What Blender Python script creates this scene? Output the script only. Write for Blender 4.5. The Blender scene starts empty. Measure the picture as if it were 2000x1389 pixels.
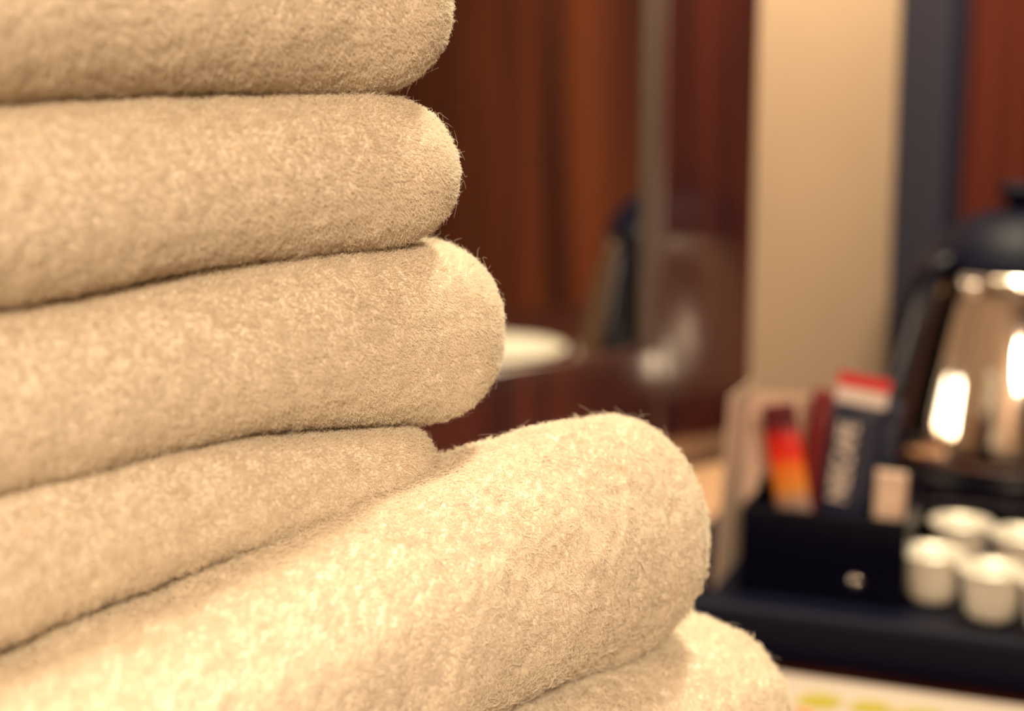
import bpy, bmesh, math
import numpy as np
from mathutils import Vector, Matrix

# ------------------------------------------------------------------ camera
H = 0.31                       # eye height above the desk top (desk top is z = 0)
PITCH = math.radians(10)
scene = bpy.context.scene
col = scene.collection
cam_d = bpy.data.cameras.new('camera')
cam_d.sensor_width = 36.0
cam_d.lens = 54.0
cam_d.clip_start = 0.02
cam_d.dof.use_dof = True
cam_d.dof.focus_distance = 0.405
cam_d.dof.aperture_fstop = 6.3
cam_d.dof.aperture_blades = 0
cam = bpy.data.objects.new('camera', cam_d)
cam.location = (0, 0, H)
cam.rotation_euler = (math.radians(90) - PITCH, 0, 0)
col.objects.link(cam)
scene.camera = cam

# ------------------------------------------------------------------ view and world
vs = scene.view_settings
scene.display_settings.display_device = 'sRGB'
vs.view_transform = 'Standard'
vs.look = 'None'
vs.exposure = 0.0
vs.gamma = 1.0
vs.use_curve_mapping = False
w = bpy.data.worlds.new('world')
w.use_nodes = True
w.node_tree.nodes['Background'].inputs[0].default_value = (1.0, 0.7, 0.45, 1)
w.node_tree.nodes['Background'].inputs[1].default_value = 0.05
scene.world = w
scene.cycles.max_bounces = 8
scene.cycles.diffuse_bounces = 6
scene.cycles.glossy_bounces = 4
scene.cycles.transmission_bounces = 6
scene.cycles.sample_clamp_indirect = 6.0
scene.cycles.caustics_reflective = False
scene.cycles.caustics_refractive = False

# room frame: the back wall holds the mirror; U runs along it, N points into the room
YAW = math.radians(38.7)
P0 = np.array([0.2635, 1.3235]); UU = np.array([math.cos(YAW), math.sin(YAW)]); NN = np.array([math.sin(YAW), -math.cos(YAW)])
def rm(u, n, z=0.0):
    q = P0 + u * UU + n * NN
    return Vector((q[0], q[1], z))

def area(name, loc, target, size, energy, color, size_y=None):
    l = bpy.data.lights.new(name, 'AREA')
    l.energy = energy; l.color = color
    l.shape = 'RECTANGLE' if size_y else 'DISK'
    l.size = size
    if size_y: l.size_y = size_y
    o = bpy.data.objects.new(name, l)
    o.location = loc
    o.rotation_euler = (Vector(target) - Vector(loc)).to_track_quat('-Z', 'Y').to_euler()
    col.objects.link(o)
    return o
WARM = (1.0, 0.89, 0.63)
area('ceiling_light_key', (0.36, 0.95, 1.50), (0.03, 0.40, 0.15), 0.20, 28.5, WARM)
area('rear_fill_light', (0.06, -0.95, 0.84), (0.12, 0.55, 0.1), 0.24, 23.0, (1.0, 0.765, 0.52))  # unseen fill light added behind the camera, well below the ceiling
sl = bpy.data.lights.new('wardrobe_spot', 'SPOT'); sl.energy = 85.0; sl.color = (1.0, 0.76, 0.45); sl.spot_size = math.radians(52); sl.spot_blend = 1.0; sl.shadow_soft_size = 0.04
so = bpy.data.objects.new('wardrobe_spot', sl); so.location = rm(0.62, 1.55, 1.65); col.objects.link(so)
so.rotation_euler = (rm(1.1, 1.55, 0.62) - so.location).to_track_quat('-Z', 'Y').to_euler()
area('mirror_light', rm(-0.02, 0.17, 0.68), rm(0.0, 0.04, 0.25), 0.30, 2.8, (1.0, 0.80, 0.48), 0.05)

# ------------------------------------------------------------------ materials
def lin(c):
    c = c.lstrip('#')
    v = [int(c[i:i+2], 16) / 255 for i in (0, 2, 4)]
    return tuple(x / 12.92 if x <= 0.04045 else ((x + 0.055) / 1.055) ** 2.4 for x in v) + (1.0,)
def mat(name, color, rough=0.5, metal=0.0, coat=0.0, **kw):
    m = bpy.data.materials.new(name); m.use_nodes = True
    b = m.node_tree.nodes['Principled BSDF']
    b.inputs['Base Color'].default_value = color if len(color) == 4 else tuple(color) + (1,)
    b.inputs['Roughness'].default_value = rough
    b.inputs['Metallic'].default_value = metal
    b.inputs['Coat Weight'].default_value = coat
    for k, v in kw.items():
        b.inputs[k.replace('_', ' ')].default_value = v
    return m
def noise_col(m, c1, c2, scale=(1, 1, 1), nscale=5.0, detail=3.0, bump=0.0, lo=0.35, hi=0.65):
    nt = m.node_tree; N = nt.nodes; L = nt.links; b = N['Principled BSDF']
    tc = N.new('ShaderNodeTexCoord'); mp = N.new('ShaderNodeMapping'); mp.inputs['Scale'].default_value = scale
    nz = N.new('ShaderNodeTexNoise'); nz.inputs['Scale'].default_value = nscale; nz.inputs['Detail'].default_value = detail
    cr = N.new('ShaderNodeValToRGB')
    cr.color_ramp.elements[0].position = lo; cr.color_ramp.elements[0].color = c1
    cr.color_ramp.elements[1].position = hi; cr.color_ramp.elements[1].color = c2
    L.new(tc.outputs['Object'], mp.inputs[0]); L.new(mp.outputs[0], nz.inputs[0])
    L.new(nz.outputs[0], cr.inputs[0]); L.new(cr.outputs[0], b.inputs['Base Color'])
    if bump:
        bp = N.new('ShaderNodeBump'); bp.inputs['Strength'].default_value = bump; bp.inputs['Distance'].default_value = 0.001
        L.new(nz.outputs[0], bp.inputs['Height']); L.new(bp.outputs[0], b.inputs['Normal'])
    return m

M = {}
M['wall'] = noise_col(mat('wall_paint', (0.66, 0.52, 0.40), 0.8), (0.47, 0.335, 0.24, 1), (0.50, 0.36, 0.26, 1), nscale=6)
M['ceiling'] = noise_col(mat('ceiling_paint', (0.7, 0.6, 0.48), 0.9), (0.7, 0.6, 0.48, 1), (0.74, 0.64, 0.5, 1), nscale=3)
M['floor'] = noise_col(mat('floor_carpet', (0.14, 0.07, 0.05), 0.95), (0.10, 0.05, 0.04, 1), (0.18, 0.09, 0.06, 1), nscale=90)
M['frame_wood'] = noise_col(mat('frame_wood', (0.06, 0.015, 0.012), 0.28, coat=1.0, Coat_Roughness=0.13, Coat_IOR=2.0), (0.028, 0.007, 0.009, 1), (0.075, 0.016, 0.013, 1), scale=(14, 14, 0.7), nscale=3)
M['wardrobe_wood'] = noise_col(mat('wardrobe_wood', (0.3, 0.08, 0.03), 0.4), (0.06, 0.015, 0.014, 1), (0.27, 0.073, 0.026, 1), scale=(5, 5, 0.35), nscale=1.6, detail=4)
M['cabinet_wood'] = noise_col(mat('cabinet_wood', (0.2, 0.04, 0.02), 0.4), (0.07, 0.016, 0.015, 1), (0.17, 0.036, 0.02, 1), scale=(12, 12, 0.6), nscale=2)
M['desk'] = noise_col(mat('desk_wood', (0.06, 0.02, 0.015), 0.35), (0.035, 0.010, 0.010, 1), (0.085, 0.024, 0.017, 1), scale=(1.5, 20, 3), nscale=2)
M['mirror'] = mat('mirror_silver', (0.80, 0.79, 0.78), 0.0, 1.0)
M['bevel'] = mat('mirror_bevel_glass', (0.10, 0.07, 0.06), 0.45, 0.1)
M['navy_metal'] = mat('dark_blue_metal', (0.028, 0.032, 0.065), 0.45, 0.3)
M['black'] = mat('black_plastic', (0.0012, 0.0014, 0.0085), 0.30, Specular_IOR_Level=0.25)
M['black_soft'] = mat('black_satin_plastic', (0.0015, 0.002, 0.012), 0.5, Specular_IOR_Level=0.14)
M['chrome'] = mat('polished_steel', (0.66, 0.60, 0.56), 0.06, 1.0)
M['pot'] = mat('white_plastic_pot', (0.88, 0.82, 0.70), 0.4, Subsurface_Weight=0.0)
M['foil'] = mat('foil_lid', (0.90, 0.84, 0.74), 0.3, 0.35)
M['paper'] = noise_col(mat('white_paper', (0.80, 0.72, 0.66), 0.6), (0.46, 0.375, 0.32, 1), (0.50, 0.41, 0.35, 1), nscale=20)
M['card'] = noise_col(mat('cream_card', (0.74, 0.58, 0.45), 0.7), (0.66, 0.48, 0.38, 1), (0.74, 0.54, 0.43, 1), nscale=12)
M['navy_paper'] = mat('navy_sachet', (0.010, 0.014, 0.045), 0.35)
M['red'] = mat('red_print', (0.62, 0.012, 0.010), 0.35)
M['darkred'] = mat('dark_red_print', (0.16, 0.004, 0.010), 0.35)
M['orange'] = mat('orange_print', (0.85, 0.22, 0.03), 0.35)
M['white_print'] = mat('white_print', (0.72, 0.62, 0.58), 0.5)
M['grey_print'] = mat('grey_print', (0.28, 0.29, 0.30), 0.5)
M['yellow'] = mat('yellow_print', (0.36, 0.30, 0.015), 0.6)
M['orange_red'] = mat('orange_red_print', (0.75, 0.16, 0.03), 0.6)
M['blue_print'] = mat('blue_print', (0.06, 0.09, 0.3), 0.5)

# towel: white cotton; one material for cloth and its pile
def towel_mat(name, transl):
    m = bpy.data.materials.new(name); m.use_nodes = True
    nt = m.node_tree; N = nt.nodes; L = nt.links
    N.remove(N['Principled BSDF'])
    out = N['Material Output']
    d = N.new('ShaderNodeBsdfDiffuse'); t = N.new('ShaderNodeBsdfTranslucent'); mx = N.new('ShaderNodeMixShader')
    tc = N.new('ShaderNodeTexCoord'); nz = N.new('ShaderNodeTexNoise'); nz.inputs['Scale'].default_value = 35; nz.inputs['Detail'].default_value = 4
    cr = N.new('ShaderNodeValToRGB')
    cr.color_ramp.elements[0].color = (0.905, 0.84, 0.735, 1); cr.color_ramp.elements[1].color = (0.92, 0.855, 0.75, 1)
    cr.color_ramp.elements[0].position = 0.35; cr.color_ramp.elements[1].position = 0.65
    L.new(tc.outputs['Object'], nz.inputs[0]); L.new(nz.outputs[0], cr.inputs[0])
    L.new(cr.outputs[0], d.inputs[0]); L.new(cr.outputs[0], t.inputs[0])
    mx.inputs[0].default_value = transl
    L.new(d.outputs[0], mx.inputs[1]); L.new(t.outputs[0], mx.inputs[2]); L.new(mx.outputs[0], out.inputs[0])
    return m
M['towel'] = towel_mat('white_terry_cotton', 0.0)
M['pile'] = towel_mat('white_terry_pile', 0.35)

# ------------------------------------------------------------------ helpers
def link_mesh(name, verts, faces, m, parent=None, smooth=False):
    me = bpy.data.meshes.new(name)
    me.from_pydata([tuple(v) for v in verts], [], faces)
    if smooth:
        me.polygons.foreach_set('use_smooth', [True] * len(me.polygons))
    me.update()
    o = bpy.data.objects.new(name, me); col.objects.link(o)
    if m is not None: me.materials.append(m)
    if parent: o.parent = parent
    return o
def link_bm(name, bm, m, parent=None, smooth=False):
    bmesh.ops.recalc_face_normals(bm, faces=bm.faces)
    me = bpy.data.meshes.new(name); bm.to_mesh(me); bm.free()
    if smooth: me.polygons.foreach_set('use_smooth', [True] * len(me.polygons))
    me.materials.append(m)
    o = bpy.data.objects.new(name, me); col.objects.link(o)
    if parent: o.parent = parent
    return o
def tag(o, label=None, cat=None, group=None, kind=None):
    if label: o['label'] = label
    if cat: o['category'] = cat
    if group: o['group'] = group
    if kind: o['kind'] = kind
    return o
def empty(name, loc, rz=0.0):
    o = bpy.data.objects.new(name, None); col.objects.link(o)
    o.empty_display_size = 0.02
    o.location = loc; o.rotation_euler = (0, 0, rz)
    return o
def bm_box(bm, c, s, bevel=0.0, seg=3, rot=None):
    r = bmesh.ops.create_cube(bm, size=1.0)
    vs_ = r['verts']
    for v in vs_:
        v.co = Vector((v.co.x * s[0], v.co.y * s[1], v.co.z * s[2]))
    if bevel:
        es = list({e for v in vs_ for e in v.link_edges})
        g = bmesh.ops.bevel(bm, geom=es, offset=bevel, segments=seg, profile=0.5, affect='EDGES')
        vs_ = list({v for f in g['faces'] for v in f.verts} | {v for v in vs_ if v.is_valid})
    for v in vs_:
        if rot is not None: v.co = rot @ v.co
        v.co += Vector(c)
def box(name, c, s, m, parent=None, bevel=0.0, rot=None, seg=3):
    bm = bmesh.new(); bm_box(bm, c, s, bevel, seg, rot)
    return link_bm(name, bm, m, parent)
def prism(name, pts, z0, z1, m, parent=None):
    n = len(pts)
    v = [(p[0], p[1], z0) for p in pts] + [(p[0], p[1], z1) for p in pts]
    f = [tuple(range(n))[::-1], tuple(range(n, 2 * n))] + [(i, (i + 1) % n, n + (i + 1) % n, n + i) for i in range(n)]
    bm = bmesh.new(); bv = [bm.verts.new(x) for x in v]
    for q in f: bm.faces.new([bv[i] for i in q])
    return link_bm(name, bm, m, parent)
def lathe(name, prof, m, parent=None, seg=96, origin=(0, 0, 0), close=True):
    ox, oy, oz = origin
    v = []; f = []
    for (r, z) in prof:
        for k in range(seg):
            a = 2 * math.pi * k / seg
            v.append((ox + r * math.cos(a), oy + r * math.sin(a), oz + z))
    for i in range(len(prof) - 1):
        for k in range(seg):
            k2 = (k + 1) % seg
            f.append((i * seg + k, i * seg + k2, (i + 1) * seg + k2, (i + 1) * seg + k))
    if close:
        if prof[0][0] > 1e-6: f.append(tuple(range(seg))[::-1])
        if prof[-1][0] > 1e-6: f.append(tuple((len(prof) - 1) * seg + k for k in range(seg)))
    o = link_mesh(name, v, f, m, parent, smooth=True)
    bm = bmesh.new(); bm.from_mesh(o.data); bmesh.ops.remove_doubles(bm, verts=bm.verts, dist=1e-6)
    bmesh.ops.recalc_face_normals(bm, faces=bm.faces)
    for fc in bm.faces:
        if len(fc.verts) > 4: fc.smooth = False
    bm.to_mesh(o.data); bm.free()
    return o
def sweep(name, pts, wid, thk, m, parent=None, seg=16, side=None):
    """rounded-rectangle tube along pts; wid/thk lists or numbers"""
    n = len(pts); P = [Vector(p) for p in pts]
    W_ = wid if hasattr(wid, '__len__') else [wid] * n
    T_ = thk if hasattr(thk, '__len__') else [thk] * n
    v = []; f = []
    for i in range(n):
        t = (P[min(i + 1, n - 1)] - P[max(i - 1, 0)]).normalized()
        s = Vector(side) if side else t.cross(Vector((0, 0, 1)))
        s = (s - t * s.dot(t)).normalized()
        q = t.cross(s).normalized()
        for k in range(seg):
            a = 2 * math.pi * k / seg
            c, si = math.cos(a), math.sin(a)
            ex = 0.55
            v.append(P[i] + s * (W_[i] / 2 * math.copysign(abs(c) ** ex, c)) + q * (T_[i] / 2 * math.copysign(abs(si) ** ex, si)))
    for i in range(n - 1):
        for k in range(seg):
            k2 = (k + 1) % seg
            f.append((i * seg + k, i * seg + k2, (i + 1) * seg + k2, (i + 1) * seg + k))
    f.append(tuple(range(seg))[::-1]); f.append(tuple((n - 1) * seg + k for k in range(seg)))
    return link_mesh(name, v, f, m, parent, smooth=True)
def ray(px, py):
    u = (px - 1000) / 3000.0; v = (py - 694.5) / 3000.0
    c, s = math.cos(PITCH), math.sin(PITCH)
    return np.array([u, c - v * s, -s - v * c])
def on_z(px, py, z):
    d = ray(px, py); k = (z - H) / d[2]
    return d[0] * k, d[1] * k
def on_y(px, py, y):
    d = ray(px, py); k = y / d[1]
    return d[0] * k, y, H + d[2] * k

# ------------------------------------------------------------------ the room
def room_box(name, u0, u1, n0, n1, z0, z1, m, parent=None, bevel=0.0):
    c = rm((u0 + u1) / 2, (n0 + n1) / 2, (z0 + z1) / 2)
    return box(name, c, (u1 - u0, n1 - n0, z1 - z0), m, parent, bevel, rot=Matrix.Rotation(YAW, 3, 'Z'))
U0, U1, N1, ZF, ZC = -1.75, 1.65, 2.7, -0.75, 1.75
tag(room_box('wall_back', U0 - .1, U1 + .1, -0.10, 0.0, ZF, ZC, M['wall']), kind='structure')
tag(room_box('wall_front', U0 - .1, U1 + .1, N1, N1 + 0.1, ZF, ZC, M['wall']), kind='structure')
tag(room_box('wall_left', U0 - .1, U0, 0, N1, ZF, ZC, M['wall']), kind='structure')
tag(room_box('wall_right', U1, U1 + .1, 0, N1, ZF, ZC, M['wall']), kind='structure')
tag(room_box('floor', U0 - .1, U1 + .1, -.1, N1 + .1, ZF - 0.1, ZF, M['floor']), kind='structure')
tag(room_box('ceiling', U0 - .1, U1 + .1, -.1, N1 + .1, ZC, ZC + 0.1, M['ceiling']), kind='structure')

# desk: one wide top against the back wall, with two side panels
desk = empty('desk', rm(-0.3, 0.4, ZF))
tag(desk, 'dark reddish-brown wooden desk carrying the towels, the tray and the kettle', 'desk')
def child_room(name, *a, parent=None, **k):
    o = room_box(name, *a, **k)
    o.parent = parent; o.matrix_parent_inverse = Matrix.Translation(-parent.location)
    return o
dt = child_room('desktop', -1.70, 0.62, 0.001, 0.78, -0.035, 0.0, M['desk'], parent=desk, bevel=0.003)
child_room('side_panel', -1.66, -1.62, 0.02, 0.75, ZF + .001, -0.035, M['frame_wood'], parent=desk)
child_room('side_panel', 0.56, 0.60, 0.02, 0.75, ZF + .001, -0.035, M['frame_wood'], parent=desk)

# mirror in a dark wooden frame, standing on the desk against the wall
def u_at(px, n):         # where the sight line of a column meets a plane parallel to the wall
    d = ray(px, 600)[:2]
    q = P0 + n * NN
    k = q.dot(NN) / d.dot(NN)
    return (d * k - P0).dot(UU)
mr = empty('wall_mirror', rm(-0.4, 0.02, 0.0))
tag(mr, 'tall wall mirror in a wide dark reddish-brown wooden frame left of the bare wall', 'mirror')
ui = u_at(1291, 0.012); uo = u_at(1470, 0.012); ub = u_at(1252, 0.007)
fl = -1.10
bot = 0.107; fb = 0.028
def ch(o, par):
    o.parent = par; o.matrix_parent_inverse = Matrix.Translation(-par.location); return o
ch(room_box('frame_stile', ui, uo, 0.001, 0.012, fb, 1.30, M['frame_wood'], bevel=0.003), mr)
ch(room_box('frame_stile', fl, fl + (uo - ui), 0.001, 0.012, fb, 1.30, M['frame_wood'], bevel=0.003), mr)
ch(room_box('frame_rail', fl + (uo - ui), ui, 0.001, 0.012, fb, bot, M['frame_wood'], bevel=0.003), mr)
ch(room_box('frame_rail', fl + (uo - ui), ui, 0.001, 0.012, 1.21, 1.30, M['frame_wood'], bevel=0.003), mr)
ch(room_box('mirror_glass', fl + (uo - ui), ub, 0.001, 0.006, bot, 1.21, M['mirror']), mr)
ch(room_box('beveled_edge', ub, ui, 0.001, 0.007, bot, 1.21, M['bevel']), mr)

rn = empty('desk_runner', rm(-0.4, 0.07, 0.0005))
tag(rn, 'tan leather runner lying flat on the desk under the mirror frame', 'runner')
M['tan'] = noise_col(mat('tan_leather', (0.5, 0.28, 0.16), 0.6), (0.46, 0.26, 0.15, 1), (0.54, 0.31, 0.18, 1), nscale=40)
ch(room_box('leather_sheet', -0.70, -0.125, 0.012, 0.135, 0.0004, 0.0024, M['tan'], bevel=0.0006), rn)

# tall wooden cabinet with a dark blue metal edge at the right
ce = u_at(1822, 0.05); ce2 = u_at(1862, 0.05)
cb = empty('tall_cabinet', rm(ce + .3, 0.03, 0.0))
tag(cb, 'tall reddish wooden cabinet panel with a dark blue edge behind the kettle', 'cabinet')
ch(room_box('cabinet_panel', ce2, ce2 + 0.30, 0.001, 0.046, 0.0, 1.30, M['cabinet_wood']), cb)
ch(room_box('edge_strip', ce, ce2, 0.001, 0.052, 0.0, 1.30, M['navy_metal'], bevel=0.002), cb)

# wardrobe on the opposite wall: what the mirror shows
wd = empty('wardrobe', rm(1.35, 1.6, ZF))
tag(wd, 'large reddish-brown wooden wardrobe along the right wall, seen in the mirror', 'wardrobe')
ch(room_box('body', 1.12, 1.64, 0.62, 2.64, ZF + .001, 1.60, M['wardrobe_wood']), wd)
for k in range(4):
    a = 0.63 + k * 0.50
    ch(room_box('door', 1.098, 1.118, a, a + 0.49, ZF + 0.08, 1.58, M['wardrobe_wood'], bevel=0.003), wd)

# ------------------------------------------------------------------ towels
def vnoise(p, seed=0):
    """smooth value noise in 3D, -1..1"""
    p = np.asarray(p, dtype=np.float64); i = np.floor(p).astype(np.int64); f = p - i
    f = f * f * (3 - 2 * f)
    def h(ix, iy, iz):
        n = (ix * 374761393 + iy * 668265263 + iz * 2147483647 + seed * 1274126177) & 0xffffffff
        n = ((n ^ (n >> 13)) * 1274126177) & 0xffffffff
        n = (n ^ (n >> 16)) & 0xffff
        return n / 32767.5 - 1.0
    r = 0
    for dx in (0, 1):
        for dy in (0, 1):
            for dz in (0, 1):
                wgt = (f[..., 0] if dx else 1 - f[..., 0]) * (f[..., 1] if dy else 1 - f[..., 1]) * (f[..., 2] if dz else 1 - f[..., 2])
                r = r + wgt * h(i[..., 0] + dx, i[..., 1] + dy, i[..., 2] + dz)
    return r
A = np.array([-0.67, -0.742]); A /= np.linalg.norm(A)       # along the folded face, towards the camera
B = np.array([A[1], -A[0]]); B = -B if B[1] < 0 else B      # into the stack, away from the camera
Q0 = np.array([-0.006, 0.418])                              # right end of the stack's front face
def corner(da, db):     # da: further right along the face, db: further out towards the viewer
    return Q0 - A * da - B * db
def smooth_interp(x, xs, ys):
    xs = np.asarray(xs, float); ys = np.asarray(ys, float)
    xx = np.asarray(x, float)
    s = 0
    offs = np.linspace(-0.02, 0.02, 9)
    for o in offs: s = s + np.interp(xx + o, xs, ys)
    return s / len(offs)

def towel(name, label, c, top, bottom, rh=0.022, rc=0.022, La=0.30, Lb=0.17, seed=1, power=0.85, lump=0.0006,
          pile=None, dome=None, tuft=0.00018, ridge=0.00025):
    """c: corner of the footprint; top/bottom: [(a, z)...] along the face; rh: depth of the rounded fold"""
    # perimeter parameter: start at far end of the front face and run round the right corner to the back
    def seg_pts():
        pts = []
        n1 = int((La - rc) / 0.0010)
        for k in range(n1): pts.append((La - (La - rc) * k / n1 - 0.0, 0.0))                # front face, near to right end
        nc = 56
        for k in range(nc):
            t = math.pi / 2 * k / nc
            pts.append((rc - rc * math.sin(t), rc - rc * math.cos(t)))
        n2 = 110
        for k in range(n2): pts.append((0.0, rc + (Lb - 2 * rc) * k / n2))
        for k in range(12):
            t = math.pi / 2 * k / 12
            pts.append((rc - rc * math.cos(t), Lb - rc + rc * math.sin(t)))
        for k in range(30): pts.append((rc + (La - 2 * rc) * k / 30, Lb))
        for k in range(12):
            t = math.pi / 2 * k / 12
            pts.append((La - rc + rc * math.sin(t), Lb - rc + rc * math.cos(t)))
        for k in range(16): pts.append((La, Lb - rc - (Lb - rc) * (k / 16) ** 1.0))
        return np.array(pts)
    S = seg_pts(); n = len(S)
    # footprint offset inwards towards the medial segment
    med = np.stack([np.clip(S[:, 0], Lb / 2, La - Lb / 2), np.full(n, Lb / 2)], 1)
    din = med - S; dl = np.linalg.norm(din, axis=1, keepdims=True)
    nt = 75
    phi = np.linspace(-math.pi / 2, math.pi / 2, nt)
    zt = lambda a: smooth_interp(a, *zip(*top)); zb = lambda a: smooth_interp(a, *zip(*bottom))
    rings = []
    capn = 14
    def place(ab, frac):     # frac -1..1 between bottom and top
        a = ab[:, 0]; t_ = zt(a); b_ = zb(a)
        z = (t_ + b_) / 2 + (t_ - b_) / 2 * frac
        if dome is not None: z = z + dome(ab[:, 0], ab[:, 1]) * np.clip((frac + 1) / 2, 0, 1)
        xy = c[None, :] + ab[:, :1] * A[None, :] + ab[:, 1:] * B[None, :]
        return np.concatenate([xy, z[:, None]], 1)
    # bottom cap rings, side rings, top cap rings
    for k in range(capn, 0, -1):
        f = (k / capn) ** 1.0
        start = S + din / dl * rh
        rings.append(place(start + (med - start) * f, np.full(n, -1.0)))
    for p in phi:
        cphi = abs(math.cos(p)) ** power
        inset = rh * (1 - cphi)
        rings.append(place(S + din / dl * inset, np.full(n, math.copysign(abs(math.sin(p)) ** 0.95, p))))
    for k in range(1, capn + 1):
        f = k / capn
        start = S + din / dl * rh
        rings.append(place(start + (med - start) * f, np.full(n, 1.0)))
    G = np.array(rings)                                         # (R, n, 3)
    R = len(G)
    # normals from the grid
    def gnorm(G):
        du = np.roll(G, -1, 1) - np.roll(G, 1, 1)
        dv = np.empty_like(G); dv[1:-1] = G[2:] - G[:-2]; dv[0] = G[1] - G[0]; dv[-1] = G[-1] - G[-2]
        nn = np.cross(du, dv); l = np.linalg.norm(nn, axis=2, keepdims=True); nn = nn / np.maximum(l, 1e-12)
        return nn
    Nn = gnorm(G)
    cc = np.array([*(c + A * La / 2 + B * Lb / 2), float(np.mean([q[1] for q in top + bottom]))])
    if ((G[capn + nt // 2] - cc) * Nn[capn + nt // 2]).sum() < 0: Nn = -Nn
    # soft lumps of folded cloth, then the fine unevenness of the terry
    d = lump * vnoise(G / 0.022 + seed * 7.3, seed) + lump * 0.45 * vnoise(G / 0.009 + seed * 3.1, seed + 5) \
        + lump * 0.3 * vnoise(G / 0.0035, seed + 9) + tuft * vnoise(G / 0.0017, seed + 11)
    gr = np.stack([(G[..., :2] @ A) / 0.011, (G[..., :2] @ B) / 0.011, G[..., 2] / 0.0017], -1)
    d = d + ridge * vnoise(gr, seed + 13)        # faint rows of the weave running along the fold
    G = G + Nn * d[..., None]
    Nn2 = gnorm(G)
    Nn2 *= np.sign((Nn2 * Nn).sum(2, keepdims=True) + 1e-9)
    verts = G.reshape(-1, 3)
    faces = []
    for i in range(R - 1):
        a0 = np.arange(n); a1 = (a0 + 1) % n
        faces.append(np.stack([i * n + a0, i * n + a1, (i + 1) * n + a1, (i + 1) * n + a0], 1))
    faces = np.concatenate(faces)
    me = bpy.data.meshes.new('cloth')
    me.vertices.add(len(verts)); me.vertices.foreach_set('co', verts.astype(np.float32).ravel())
    me.loops.add(faces.size); me.loops.foreach_set('vertex_index', faces.ravel().astype(np.int32))
    me.polygons.add(len(faces)); me.polygons.foreach_set('loop_start', np.arange(0, faces.size, 4, dtype=np.int32))
    me.polygons.foreach_set('loop_total', np.full(len(faces), 4, dtype=np.int32))
    me.update(calc_edges=True); me.validate()
    bm = bmesh.new(); bm.from_mesh(me); bmesh.ops.remove_doubles(bm, verts=bm.verts, dist=1e-6)
    bmesh.ops.recalc_face_normals(bm, faces=bm.faces); bm.to_mesh(me); bm.free()
    me.polygons.foreach_set('use_smooth', [True] * len(me.polygons))
    me.materials.append(M['towel'])
    root = empty(name, (float(c[0] + A[0] * La / 2 + B[0] * Lb / 2), float(c[1] + A[1] * La / 2 + B[1] * Lb / 2), float(np.mean([q[1] for q in bottom]))))
    tag(root, label, 'towel', 'white towels folded in the stack')
    cl = bpy.data.objects.new('cloth', me); col.objects.link(cl); ch(cl, root)
    if pile:
        make_pile(G, Nn2, n, capn, nt, pile, root, seed)
        fz = dict(FUZZ)
        if 'rows' in pile: fz['rows'] = pile['rows']
        make_pile(G, Nn2, n, capn, nt, fz, root, seed + 50, 'loose_fibres')
    return root

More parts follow.
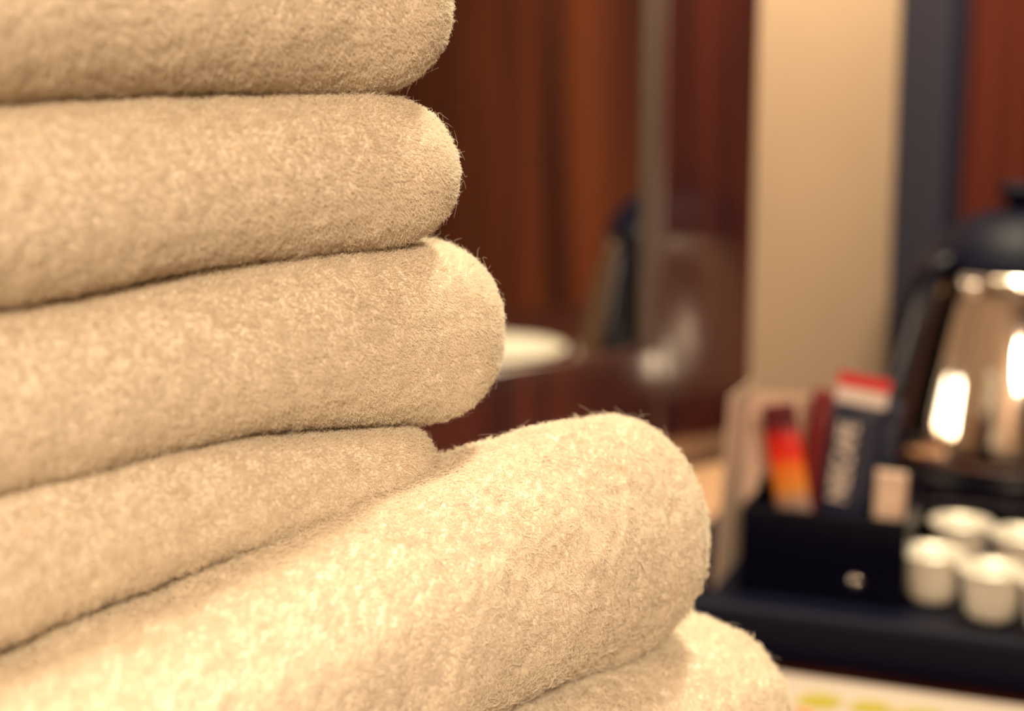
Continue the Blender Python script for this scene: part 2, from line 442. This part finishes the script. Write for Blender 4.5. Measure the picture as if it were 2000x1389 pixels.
def make_pile(G, Nn, n, capn, nt, o, root, seed, pname='terry_pile'):
    """cotton pile as real fibres rooted on the cloth"""
    rng = np.random.default_rng(seed)
    R = len(G)
    i0, i1 = o.get('rows', (capn + 1, capn + nt + 1))
    # columns that can be seen: the front face up to a little behind the frame edge, the corner, the start of the end
    dist = np.linalg.norm(G[(i0 + i1) // 2, :, :2] - np.array([0, 0]), axis=1)
    vis = np.zeros(n, bool)
    mid = G[(i0 + i1) // 2]
    px = mid[:, 0] / mid[:, 1]
    vis[(px > -0.375) & (mid[:, 1] > 0.12)] = True
    vis &= (np.arange(n) < o.get('cmax', 10 ** 9))
    cols = np.where(vis)[0]
    II, JJ = np.meshgrid(np.arange(i0, i1), cols, indexing='ij')
    II = II.ravel(); JJ = JJ.ravel(); J2 = (JJ + 1) % n; I2 = np.minimum(II + 1, R - 1)
    p00 = G[II, JJ]; p01 = G[II, J2]; p10 = G[I2, JJ]; p11 = G[I2, J2]
    ar = np.linalg.norm(np.cross(p01 - p00, p10 - p00), axis=1)
    # keep what faces roughly towards the camera side, as seen from anywhere a step to the side
    nn = Nn[II, JJ]; vd = np.array([0, 0, H]) - p00
    vd /= np.linalg.norm(vd, axis=1, keepdims=True)
    keep = (nn * vd).sum(1) > -0.25
    dp = p00[:, 1] * math.cos(PITCH) - (p00[:, 2] - H) * math.sin(PITCH)
    vy = -((p00[:, 2] - H) * math.cos(PITCH) + p00[:, 1] * math.sin(PITCH)) / dp
    keep = keep & (vy > -0.29) & (vy < 0.29)      # a margin beyond the picture's upper and lower edge
    ar = ar * keep * np.clip((np.hypot(p00[:, 0], p00[:, 1]) - 0.20) / 0.17, 0.45, 1.0)
    total = ar.sum()
    cnt = int(total * o['density'])
    cdf = np.cumsum(ar) / total
    k = np.searchsorted(cdf, rng.random(cnt))
    s = rng.random((cnt, 1)); t = rng.random((cnt, 1))
    root_p = (p00[k] * (1 - s) + p01[k] * s) * (1 - t) + (p10[k] * (1 - s) + p11[k] * s) * t
    nrm = (Nn[II[k], JJ[k]] * (1 - s) + Nn[II[k], J2[k]] * s) * (1 - t) + (Nn[I2[k], JJ[k]] * (1 - s) + Nn[I2[k], J2[k]] * s) * t
    nrm /= np.linalg.norm(nrm, axis=1, keepdims=True)
    along = p01[k] - p00[k]; along -= nrm * (along * nrm).sum(1, keepdims=True)
    along /= np.maximum(np.linalg.norm(along, axis=1, keepdims=True), 1e-9)
    side = np.cross(nrm, along)
    nf = o.get('fibres', 1)
    L = o['length']
    # slowly turning lie of the pile
    lie = vnoise(root_p / o.get('lie_scale', 0.012), seed + 3) * o.get('lie_amp', 0.5) + o.get('lie0', -1.57)
    lie = lie + rng.normal(0, o.get('spread', 0.6), cnt)
    dirt = along * np.cos(lie)[:, None] + side * np.sin(lie)[:, None]
    dirs = np.cross(nrm, dirt)
    ln = L * (0.65 + 0.7 * rng.random(cnt)) * (1 + o.get('lnoise', 0.12) * vnoise(root_p / o.get('tuft_scale', 0.0016), seed + 4))
    stray = rng.random(cnt) < o.get('stray', 0.01)
    ln = np.where(stray, ln * 2.0, ln)
    K = o['points']
    tt = np.linspace(0, 1, K)
    lean = o.get('lean', 0.7) * (0.6 + 0.8 * rng.random(cnt)); curl = o.get('curl', 0.0) * rng.normal(1, 0.4, cnt)
    if o.get('loop'):
        # a twisted yarn that stands up, bends over and turns back towards the cloth
        ang = tt[None, :] * (o['loop'] * (0.7 + 0.6 * rng.random(cnt)))[:, None]
        out = np.cumsum(np.cos(ang), 1) - np.cos(ang[:, :1]); fwd = np.cumsum(np.sin(ang), 1) - np.sin(ang[:, :1])
        out = out / K; fwd = fwd / K
        sidew = curl[:, None] * np.sin(tt[None, :] * 5.0 + rng.random(cnt)[:, None] * 6.28) * 0.18 * tt[None, :]
        cpath = root_p[:, None, :] - nrm[:, None, :] * 0.0002 + ln[:, None, None] * (nrm[:, None, :] * out[..., None] * 1.1 + dirt[:, None, :] * (fwd[..., None] + 0.25 * lean[:, None, None] * tt[None, :, None]) + dirs[:, None, :] * sidew[..., None])
    else:
        bend = tt[None, :] ** 1.5
        wob = 0.16 * curl[:, None] * np.sin(tt[None, :] * 6.0 + rng.random(cnt)[:, None] * 6.28) * tt[None, :]
        cpath = root_p[:, None, :] - nrm[:, None, :] * 0.0002 + ln[:, None, None] * (nrm[:, None, :] * (tt[None, :, None] * (1 - 0.35 * lean[:, None, None] * tt[None, :, None])) + dirt[:, None, :] * (lean[:, None] * bend)[..., None] + dirs[:, None, :] * wob[..., None])
    if nf > 1:
        # fibres of the yarn twist about its path
        ph = rng.random((cnt, nf)) * 6.283
        tw = ph[:, :, None] + tt[None, None, :] * 5.0
        rad = o['yarn'] * (0.35 + 0.9 * rng.random((cnt, nf)))[:, :, None] * (o.get('y0', 0.5) + o.get('y1', 0.8) * tt[None, None, :])
        off = nrm[:, None, None, :] * (np.cos(tw) * rad * 0.7)[..., None] + dirs[:, None, None, :] * (np.sin(tw) * rad)[..., None]
        path = cpath[:, None] + off
        path = path.reshape(-1, K, 3)
    else:
        path = cpath
    m = len(path)
    cu = bpy.data.hair_curves.new(pname)
    cu.add_curves([K] * m)
    cu.attributes['position'].data.foreach_set('vector', path.astype(np.float32).ravel())
    ra = cu.attributes.get('radius') or cu.attributes.new('radius', 'FLOAT', 'POINT')
    rr = (o['radius'] * (1.0 - 0.55 * tt[None, :] ** 2)) * np.ones((m, 1))
    ra.data.foreach_set('value', rr.astype(np.float32).ravel())
    cu.materials.append(M['pile'])
    ob = bpy.data.objects.new(pname, cu); col.objects.link(ob); ch(ob, root)
    ob['kind'] = 'stuff'
    print('pile', root.name, m)

FINE = dict(density=3.8e6, length=0.0015, points=4, radius=0.00005, fibres=3, yarn=0.00018, y0=1.0, y1=-0.5, lean=0.5, spread=1.1, curl=1.5, stray=0.0, lie0=-1.57, lie_scale=0.007, lie_amp=0.5, lnoise=0.32)
FUZZ = dict(density=1.6e6, length=0.0017, points=5, radius=0.00003, lean=0.6, spread=3.0, curl=3.0, stray=0.02, lie0=0, lie_scale=0.006, lnoise=0.7)
TERRY = dict(density=1.5e6, length=0.0026, points=5, radius=0.000055, fibres=5, yarn=0.00022, loop=1.9, lean=0.5, spread=1.5, curl=1.2, stray=0.0, lie0=-1.57, lie_scale=0.006, lnoise=0.55, tuft_scale=0.0022)

def seam(pts, da, db):
    """turn points of a seam seen in the photo into (a, z) on the front plane of the towel"""
    c = corner(da, db); out = []
    for (px, py) in pts:
        d = ray(px, py)
        k = c.dot(B) / d[:2].dot(B)
        q = d[:2] * k
        out.append((float((q - c).dot(A)), float(H + d[2] * k)))
    return sorted(out)
s1 = seam([(0, 222), (330, 195), (650, 187), (800, 190)], 0, 0)
s2 = seam([(0, 636), (400, 550), (700, 500), (830, 498)], 0, 0)
s3 = seam([(0, 1010), (400, 892), (720, 845), (870, 848)], 0.008, 0)
z2 = lambda L, dz: [(a, z + dz) for a, z in L]
s0 = z2(s1, 0.046)
s4 = [(0.0, 0.196), (0.03, 0.197), (0.06, 0.198), (0.10, 0.196), (0.15, 0.190), (0.20, 0.183)]
s5 = seam([(1000, 1365), (1150, 1290), (1300, 1240)], 0.058, 0.010)
s6 = z2(s5, -0.05)

towel('folded_towel', 'topmost folded white towel, cut off by the upper edge of the photo', corner(0.0, 0.0), s0, s1, seed=1, pile=FINE, rh=0.034, rc=0.026)
towel('folded_towel', 'folded white towel second from the top, below the uppermost seam', corner(0.000, 0.001), s1, s2, seed=2, pile=FINE, rh=0.027, rc=0.024)
towel('folded_towel', 'thick folded white towel in the middle of the stack, jutting right past the two above', corner(0.016, 0.002), s2, s3, seed=3, pile=FINE, rh=0.024)
towel('folded_towel', 'thin squashed white towel wedged between the middle towel and the big fluffy one', corner(-0.009, 0.0), s3, s4, seed=4, rh=0.010, pile=FINE)
def dome5(a, b):
    t = np.clip((b - 0.045) / 0.04, 0, 1); t = t * t * (3 - 2 * t)
    return 0.007 * np.exp(-((b - 0.022) / 0.022) ** 2) * np.exp(-((a - 0.05) / 0.07) ** 2) - (0.008 + 0.045 * np.clip((0.10 - a) / 0.06, 0, 1) ** 1.5) * t
p5 = dict(TERRY); p5['rows'] = (15, 14 + 75 + 8)
towel('folded_towel', 'large fluffy white towel jutting out to the right below the stack, lit on top', corner(0.078, 0.034), z2([(0, .202), (.04, .206), (.09, .205), (.15, .198), (.22, .188), (.28, .18)], 0.0), s5, seed=5, rh=0.034, rc=0.03, lump=0.0014, ridge=0.0, tuft=0.00042, pile=p5, power=0.9, dome=dome5)
towel('folded_towel', 'fluffy white towel lowest in view, at the bottom edge beside the tray', corner(0.105, 0.048), s5, s6, seed=6, rh=0.032, rc=0.03, lump=0.0014, ridge=0.0, tuft=0.00042, pile=TERRY, Lb=0.20)
lo = [a for a, z in s6]
towel('folded_towel', 'white towel hidden low in the stack, second from the desk', corner(0.075, 0.03), s6, [(0, .055), (.3, .05)], seed=7, rh=0.026)
towel('folded_towel', 'white towel at the very bottom of the stack, resting on the desk', corner(0.07, 0.02), [(0, .055), (.3, .05)], [(0, .001), (.3, .001)], seed=8, rh=0.026)

# ------------------------------------------------------------------ kettle
KX, KY = on_y(1962, 900, 1.18)[:2]
TA = on_z(1530, 1305, 0.0); TB = on_z(2000, 1370, 0.0)
TD = np.array(TB) - np.array(TA); TD /= np.linalg.norm(TD)          # along the tray's front edge
TN = np.array([-TD[1], TD[0]])                                       # towards the back
TYAW = math.atan2(TD[1], TD[0])
kt = empty('electric_kettle', (KX, KY, 0.001))
tag(kt, 'conical polished steel kettle with a black lid standing on the desk behind the tray', 'kettle')
KS = 0.90
def kz(p): return [(r, z * KS) for r, z in p]
lathe('body', kz([(0.092, 0.030), (0.0985, 0.034), (0.0995, 0.042), (0.0970, 0.058), (0.0910, 0.088), (0.0845, 0.118), (0.0775, 0.146), (0.0715, 0.168), (0.069, 0.176)]), M['chrome'], kt)
lathe('rim', kz([(0.0690, 0.1755), (0.0705, 0.177), (0.0712, 0.182), (0.0700, 0.187), (0.066, 0.188)]), M['chrome'], kt)
lathe('base', kz([(0.095, 0.0), (0.098, 0.003), (0.098, 0.022), (0.095, 0.0295), (0.088, 0.0298)]), M['black'], kt)
lid = lathe('lid', kz([(0.0655, 0.1885), (0.0680, 0.1900), (0.0670, 0.1940), (0.060, 0.2080), (0.049, 0.2220), (0.034, 0.2330), (0.016, 0.2390), (0.0, 0.240)]), M['black_soft'], kt)
lathe('knob', kz([(0.010, 0.2385), (0.009, 0.247), (0.015, 0.252), (0.017, 0.2565), (0.013, 0.2605), (0.0, 0.262)]), M['black_soft'], lid)
# handle at the back, bowed outwards
ha = math.radians(203); hd = Vector((math.cos(ha), math.sin(ha), 0))
hp = []
for (r, z) in kz([(0.052, 0.196), (0.066, 0.200), (0.077, 0.195), (0.084, 0.182), (0.090, 0.164), (0.096, 0.141), (0.103, 0.115), (0.110, 0.090), (0.114, 0.068), (0.112, 0.053), (0.105, 0.047), (0.096, 0.049)]):
    hp.append(hd * r + Vector((0, 0, z)))
sweep('handle', hp, 0.026, [0.010, 0.012, 0.013, 0.013, 0.013, 0.013, 0.013, 0.013, 0.013, 0.013, 0.012, 0.010], M['black'], kt, side=(-hd.y, hd.x, 0))
sp = Vector((0.9, -0.1, 0)).normalized()
sweep('spout', [sp * r + Vector((0, 0, z)) for r, z in kz([(0.070, 0.150), (0.082, 0.163), (0.093, 0.177), (0.101, 0.187)])], [0.040, 0.034, 0.026, 0.020], [0.020, 0.018, 0.014, 0.008], M['chrome'], kt, side=(-sp.y, sp.x, 0))

# ------------------------------------------------------------------ tray
def tr(a, b, z=0.0):          # tray frame: a along the front edge from the sight of px 1530, b towards the back
    q = np.array(TA) + TD * a + TN * b
    return Vector((q[0], q[1], z))
T0, T1, TBK = -0.085, 0.19, 0.265
tc = tr((T0 + T1) / 2, TBK / 2, 0.0)
tray = empty('serving_tray', tc, TYAW)
tag(tray, 'black plastic hospitality tray holding the kettle, sachets and milk pots', 'tray')
def tray_mesh():
    la, lb = (T1 - T0) / 2, TBK / 2
    def loop(ins, z, r):
        pts = []
        x, y = la - ins, lb - ins
        for (sx, sy, a0) in ((1, 1, 0), (-1, 1, 90), (-1, -1, 180), (1, -1, 270)):
            for k in range(9):
                a = math.radians(a0 + 90 * k / 8)
                pts.append((sx * (x - r) + r * math.cos(a), sy * (y - r) + r * math.sin(a), z))
        return pts
    L = [loop(0.010, 0.0, 0.02), loop(0.004, 0.003, 0.026), loop(0.001, 0.022, 0.03), loop(0.0, 0.027, 0.03), loop(0.002, 0.030, 0.03), loop(0.006, 0.0305, 0.026),
         loop(0.009, 0.028, 0.024), loop(0.013, 0.012, 0.022), loop(0.018, 0.008, 0.02)]
    v = [p for l in L for p in l]; n = len(L[0]); f = [tuple(range(n))[::-1]]
    for i in range(len(L) - 1):
        for k in range(n):
            f.append((i * n + k, i * n + (k + 1) % n, (i + 1) * n + (k + 1) % n, (i + 1) * n + k))
    f.append(tuple((len(L) - 1) * n + k for k in range(n)))
    return v, f
v, f = tray_mesh()
o = link_mesh('tray_body', v, f, M['black_soft'], tray)
# curved divider wall behind the milk pots
pc = np.array(on_z(1935, 1160, 0.008))
def arc_wall(name, cx, cy, r, a0, a1, z0, z1, th, m, parent):
    v = []; f = []; K = 40
    for k in range(K + 1):
        a = math.radians(a0 + (a1 - a0) * k / K)
        for (rr, z) in ((r, z0), (r, z1 - .002), (r + .001, z1), (r + th - .001, z1), (r + th, z1 - .002), (r + th, z0)):
            v.append((cx + rr * math.cos(a), cy + rr * math.sin(a), z))
    for k in range(K):
        for q in range(6):
            f.append((k * 6 + q, k * 6 + (q + 1) % 6, (k + 1) * 6 + (q + 1) % 6, (k + 1) * 6 + q))
    f.append(tuple(range(6))[::-1]); f.append(tuple(K * 6 + q for q in range(6)))
    o = link_mesh(name, v, f, m); o.parent = parent
    o.matrix_parent_inverse = (Matrix.Translation(parent.location) @ Matrix.Rotation(parent.rotation_euler[2], 4, 'Z')).inverted()
    return o
arc_wall('divider', pc[0] + 0.004, pc[1] + 0.03, 0.078, 20, 200, 0.0075, 0.034, 0.008, M['black'], tray)

# sachet holder box: its own black caddy on the tray
hx, hy = on_z(1598, 1172, 0.008)
HC = np.array([hx, hy]) + TN * 0.030
hl = empty('sachet_holder', (HC[0], HC[1], 0.0082), TYAW)
tag(hl, 'black open box holding the sachets at the left end of the tray', 'holder')
LX, LY, LZ = 0.098, 0.052, 0.052
def holder():
    bm = bmesh.new()
    t = 0.003
    bm_box(bm, (0, 0, t / 2), (LX, LY, t), 0.0008)
    bm_box(bm, (0, -LY / 2 + t / 2, LZ / 2), (LX, t, LZ), 0.001)
    bm_box(bm, (0, LY / 2 - t / 2, LZ / 2 + .003), (LX, t, LZ + .006), 0.001)
    bm_box(bm, (-LX / 2 + t / 2, 0, LZ / 2), (t, LY, LZ), 0.001)
    bm_box(bm, (LX / 2 - t / 2, 0, LZ / 2), (t, LY, LZ), 0.001)
    return bm
link_bm('box', holder(), M['black'], hl)
lathe('glint_bead', [(0.0042, 0), (0.004, 0.0012), (0.0025, 0.0022), (0.0, 0.0026)], M['chrome'], hl, seg=24)  # small chrome dome added to make the glint on the black box front
st = [c for c in hl.children if c.name.startswith('glint_bead')][0]
st.rotation_euler = (math.radians(90), 0, 0)
st.location = (0.021, -LY / 2 - 0.0001, 0.012)

# sachets: pillow packets standing in the holder
def packet(name, w_, h_, th, m, parent, flat=0.006):
    nx, nz = 10, 22; v = []; f = []
    for sgn in (-1, 1):
        for i in range(nz + 1):
            for j in range(nx + 1):
                x = (j / nx - .5) * w_; z = i / nz * h_
                e = min(z, h_ - z); k = min(1, max(0, (e - flat) / 0.02)); k = k * k * (3 - 2 * k)
                y = sgn * (0.0003 + th / 2 * k * (1 - (2 * j / nx - 1) ** 2) ** 0.6)
                v.append((x, y, z))
    o1 = (nz + 1) * (nx + 1)
    for s_ in (0, 1):
        for i in range(nz):
            for j in range(nx):
                q = [s_ * o1 + i * (nx + 1) + j, s_ * o1 + i * (nx + 1) + j + 1, s_ * o1 + (i + 1) * (nx + 1) + j + 1, s_ * o1 + (i + 1) * (nx + 1) + j]
                f.append(tuple(q) if s_ == 0 else tuple(q[::-1]))
    per = [i for i in range(nx + 1)] + [i * (nx + 1) + nx for i in range(1, nz + 1)] + [nz * (nx + 1) + j for j in range(nx - 1, -1, -1)] + [i * (nx + 1) for i in range(nz - 1, 0, -1)]
    for a_, b_ in zip(per, per[1:] + per[:1]): f.append((b_, a_, a_ + o1, b_ + o1))
    return link_mesh(name, v, f, m, parent, smooth=True)
def decal_quad(name, x0, x1, z0, z1, y, m, parent):
    return box(name, ((x0 + x1) / 2, y, (z0 + z1) / 2), (x1 - x0, 0.0003, z1 - z0), m, parent)
def holder_at(lx, ly, lz):
    q = HC + TD * lx + TN * ly
    return (q[0], q[1], 0.0082 + lz)

def gradient_packet_mat(name, stops):
    m = mat(name, (0.5, 0.1, 0.05), 0.3); nt = m.node_tree; N = nt.nodes; L = nt.links
    tcn = N.new('ShaderNodeTexCoord'); sx = N.new('ShaderNodeSeparateXYZ'); mr_ = N.new('ShaderNodeMapRange'); cr = N.new('ShaderNodeValToRGB')
    mr_.inputs['From Min'].default_value = 0.0; mr_.inputs['From Max'].default_value = 0.112
    L.new(tcn.outputs['Object'], sx.inputs[0]); L.new(sx.outputs['Z'], mr_.inputs['Value']); L.new(mr_.outputs[0], cr.inputs[0])
    L.new(cr.outputs[0], N['Principled BSDF'].inputs['Base Color'])
    e = cr.color_ramp.elements
    e[0].position, e[0].color = stops[0]; e[1].position, e[1].color = stops[-1]
    for p, c_ in stops[1:-1]:
        q = e.new(p); q.color = c_
    return m
M['flame'] = gradient_packet_mat('red_orange_printed_paper', [(0.44, (0.40, 0.28, 0.24, 1)), (0.52, (0.80, 0.30, 0.04, 1)), (0.63, (0.88, 0.20, 0.02, 1)), (0.70, (0.85, 0.03, 0.008, 1)), (0.80, (0.60, 0.008, 0.01, 1)), (0.86, (0.10, 0.003, 0.012, 1)), (1.0, (0.09, 0.003, 0.012, 1))])

def sachet(name, label, lx, ly, w_, h_, th, m, tilt=0.0, lean=0.0, yaw=0.0, group='sachets in the black holder'):
    r = empty(name, holder_at(lx, ly, 0.0035))
    r.rotation_euler = (lean, tilt, TYAW + yaw)
    tag(r, label, 'sachet', group)
    packet('packet', w_, h_, th, m, r)
    return r
sachet('coffee_sachet', 'red and orange printed sachet leaning left in the black holder', -0.012, -0.010, 0.021, 0.110, 0.006, M['flame'], tilt=-0.19, lean=-0.04)
sachet('coffee_sachet', 'narrow dark red sachet leaning right between the orange one and the big navy stick', -0.018, 0.003, 0.014, 0.118, 0.005, M['darkred'], tilt=0.10)
big = sachet('coffee_stick', 'navy sachet with white vertical lettering and a red top, tallest in the holder', 0.003, -0.006, 0.031, 0.130, 0.007, M['navy_paper'], tilt=0.12, lean=-0.03)
decal_quad('red_band', -0.0155, 0.0155, 0.1215, 0.1295, -0.0010, M['red'], big)
decal_quad('silver_band', -0.0150, 0.0150, 0.1120, 0.1215, -0.0026, M['white_print'], big)
tx = bpy.data.curves.new('lettering', 'FONT'); tx.body = 'NESCAFE'; tx.size = 0.0160; tx.extrude = 0.0002; tx.align_x = 'LEFT'; tx.offset = 0.0004
to_ = bpy.data.objects.new('lettering_curve', tx); col.objects.link(to_)
bpy.context.view_layer.update()
tme = bpy.data.meshes.new_from_object(to_.evaluated_get(bpy.context.evaluated_depsgraph_get()))
bpy.data.objects.remove(to_)
tme.materials.clear(); tme.materials.append(M['white_print'])
to = bpy.data.objects.new('lettering', tme); col.objects.link(to); to.parent = big
to.scale = (0.74, 1.0, 1.0)
to.location = (0.0010, -0.0044, 0.052); to.rotation_euler = (math.radians(90), math.radians(-90), 0)
sachet('coffee_sachet', 'dark navy sachet standing behind the lettered stick', 0.018, 0.010, 0.022, 0.112, 0.005, M['navy_paper'], tilt=0.10)
sg = sachet('sugar_sachet', 'small plain white sachet at the right end of the black holder', 0.0350, -0.010, 0.0180, 0.074, 0.005, M['card'], tilt=0.03)

# folded card standing on the tray left of the holder
l0 = np.array(on_z(1392, 1150, 0.0085)); 
cd = empty('folded_leaflet', (l0[0], l0[1], 0.0085), 0.0)
tag(cd, 'tall cream folded leaflet standing upright behind and left of the black sachet holder', 'leaflet')
topL = Vector(on_y(1424, 776, l0[1] + 0.006))
hgt = topL.z - 0.0085
def slab(name, p0, e1, e2, th, m, parent):
    p0, e1, e2 = Vector(p0), Vector(e1), Vector(e2); nrm_ = e1.cross(e2).normalized() * th
    base = [p0, p0 + e1, p0 + e1 + e2, p0 + e2]
    v = [q for q in base] + [q + nrm_ for q in base]
    f_ = [(3, 2, 1, 0), (4, 5, 6, 7), (0, 1, 5, 4), (1, 2, 6, 5), (2, 3, 7, 6), (3, 0, 4, 7)]
    return link_mesh(name, v, f_, m, parent)
up = Vector((topL.x - l0[0], topL.y - l0[1], hgt))
e1 = Vector((TN[0] * 0.064, TN[1] * .064, 0))
e2 = Vector((TD[0] * 0.060 + TN[0] * .004, TD[1] * 0.060 + TN[1] * .004, 0))
slab('front_page', (0, 0, 0), e1, up, 0.0008, M['card'], cd)
slab('back_page', e1, e2, up * 0.93, 0.0008, M['card'], cd)

# white plate on the desk to the right of the tray: the mirror shows it
pl = empty('plate', (0.5145, 0.957, 0.0005))
tag(pl, 'white round plate on the desk right of the tray, reflected in the mirror', 'plate')
lathe('dish', [(0.045, 0.0), (0.047, 0.006), (0.060, 0.014), (0.080, 0.024), (0.090, 0.0285), (0.0915, 0.0300), (0.090, 0.0310), (0.078, 0.0275), (0.058, 0.0180), (0.045, 0.0150), (0.0, 0.0150)], M['pot'], pl)

# ------------------------------------------------------------------ milk pots
def milk_pot():
    r = empty('milk_pot', (0, 0, 0.0085))
    lathe('cup', [(0.0100, 0.0), (0.0125, 0.0012), (0.0145, 0.006), (0.0160, 0.018), (0.0172, 0.0265), (0.0176, 0.0275), (0.0198, 0.0278), (0.0198, 0.0290), (0.0180, 0.0291)], M['pot'], r, seg=40)
    lathe('foil_lid', [(0.0196, 0.0293), (0.0196, 0.0297), (0.0150, 0.0300), (0.0146, 0.0295), (0.0, 0.0294)], M['foil'], r, seg=40)
    return r
pot0 = milk_pot()
pots = [(1817, 1185, 'small white milk pot with a foil lid, leftmost of the front row on the tray'),
        (1932, 1222, 'small white milk pot with a foil lid, nearest the tray front edge'),
        (1872, 1118, 'small white foil-lidded milk pot standing behind the two front ones'),
        (1990, 1145, 'small white foil-lidded milk pot in the back row at the right frame edge'),
        (2055, 1250, 'small white milk pot just past the right edge of the photo')]
for i, (px, py, lb) in enumerate(pots):
    if i == 0: r = pot0
    else:
        r = pot0.copy(); col.objects.link(r)
        for c_ in list(pot0.children):
            q = c_.copy(); col.objects.link(q); q.parent = r
    x, y = on_z(px, py, 0.0085)
    yy = np.array([x, y]) + np.array([x, y]) / math.hypot(x, y) * 0.0145
    r.location = (yy[0], yy[1], 0.0085); r.rotation_euler = (0, 0, i * 0.7)
    tag(r, lb, 'milk pot', 'milk pots on the tray')

# ------------------------------------------------------------------ printed sheet in front of the tray
sh = empty('printed_sheet', tr(0.12, -0.16, 0.0))
sh.rotation_euler = (0, 0, TYAW)
tag(sh, 'white paper sheet with yellow leaf shapes lying on the desk before the tray', 'paper sheet')
box('paper', (0, 0, 0.0009), (0.42, 0.30, 0.0012), M['paper'], sh)
def leaf(px, py, L_, W_, ang, m):
    x, y = on_z(px, py, 0.0017)
    p = Matrix.Rotation(-TYAW, 3, 'Z') @ (Vector((x, y, 0)) - Vector((sh.location.x, sh.location.y, 0)))
    K = 12; pts = []
    for k in range(2 * K):
        t = k / K
        if t <= 1: s_, w2 = t, 1
        else: s_, w2 = 2 - t, -1
        lx = (s_ - .5) * L_; ly = w2 * W_ / 2 * math.sin(math.pi * s_) ** 0.8
        c_, s2 = math.cos(ang), math.sin(ang)
        pts.append((p.x + lx * c_ - ly * s2, p.y + lx * s2 + ly * c_))
    return prism('printed_leaf', pts, 0.0015, 0.0018, m, sh)
for (px, py, L_, W_, an, m) in [(1600, 1370, 0.026, 0.020, 0.5, M['yellow']), (1700, 1383, 0.024, 0.018, 0.4, M['yellow']), (1562, 1394, 0.016, 0.008, 0.2, M['orange_red']),
                                (1790, 1395, 0.030, 0.012, 0.4, M['yellow']), (1650, 1425, 0.03, 0.012, 0.9, M['yellow']), (1900, 1420, 0.03, 0.012, 0.3, M['yellow']), (1760, 1440, 0.02, 0.008, 0.3, M['orange_red'])]:
    leaf(px, py, L_, W_, an, m)

# ------------------------------------------------------------------ lamp behind the towels (its shade shows as the tall highlight in the steel)
def emis(name, c, s):
    m = bpy.data.materials.new(name); m.use_nodes = True
    b = m.node_tree.nodes['Principled BSDF']
    b.inputs['Base Color'].default_value = c + (1,); b.inputs['Emission Color'].default_value = c + (1,); b.inputs['Emission Strength'].default_value = s
    return m
lp = empty('desk_lamp', (-0.125, 0.925, 0.0005))
tag(lp, 'small desk lamp with a glowing cream shade standing behind the towel stack', 'desk lamp')
lathe('lamp_base', [(0.036, 0.0), (0.036, 0.006), (0.008, 0.012)], M['black'], lp, seg=48)
lathe('pole', [(0.004, 0.012), (0.004, 0.150)], M['navy_metal'], lp, seg=24)
lathe('lamp_shade', [(0.038, 0.130), (0.030, 0.215)], emis('lit_lamp_shade', (1.0, 0.85, 0.60), 22.0), lp, seg=48, close=False)
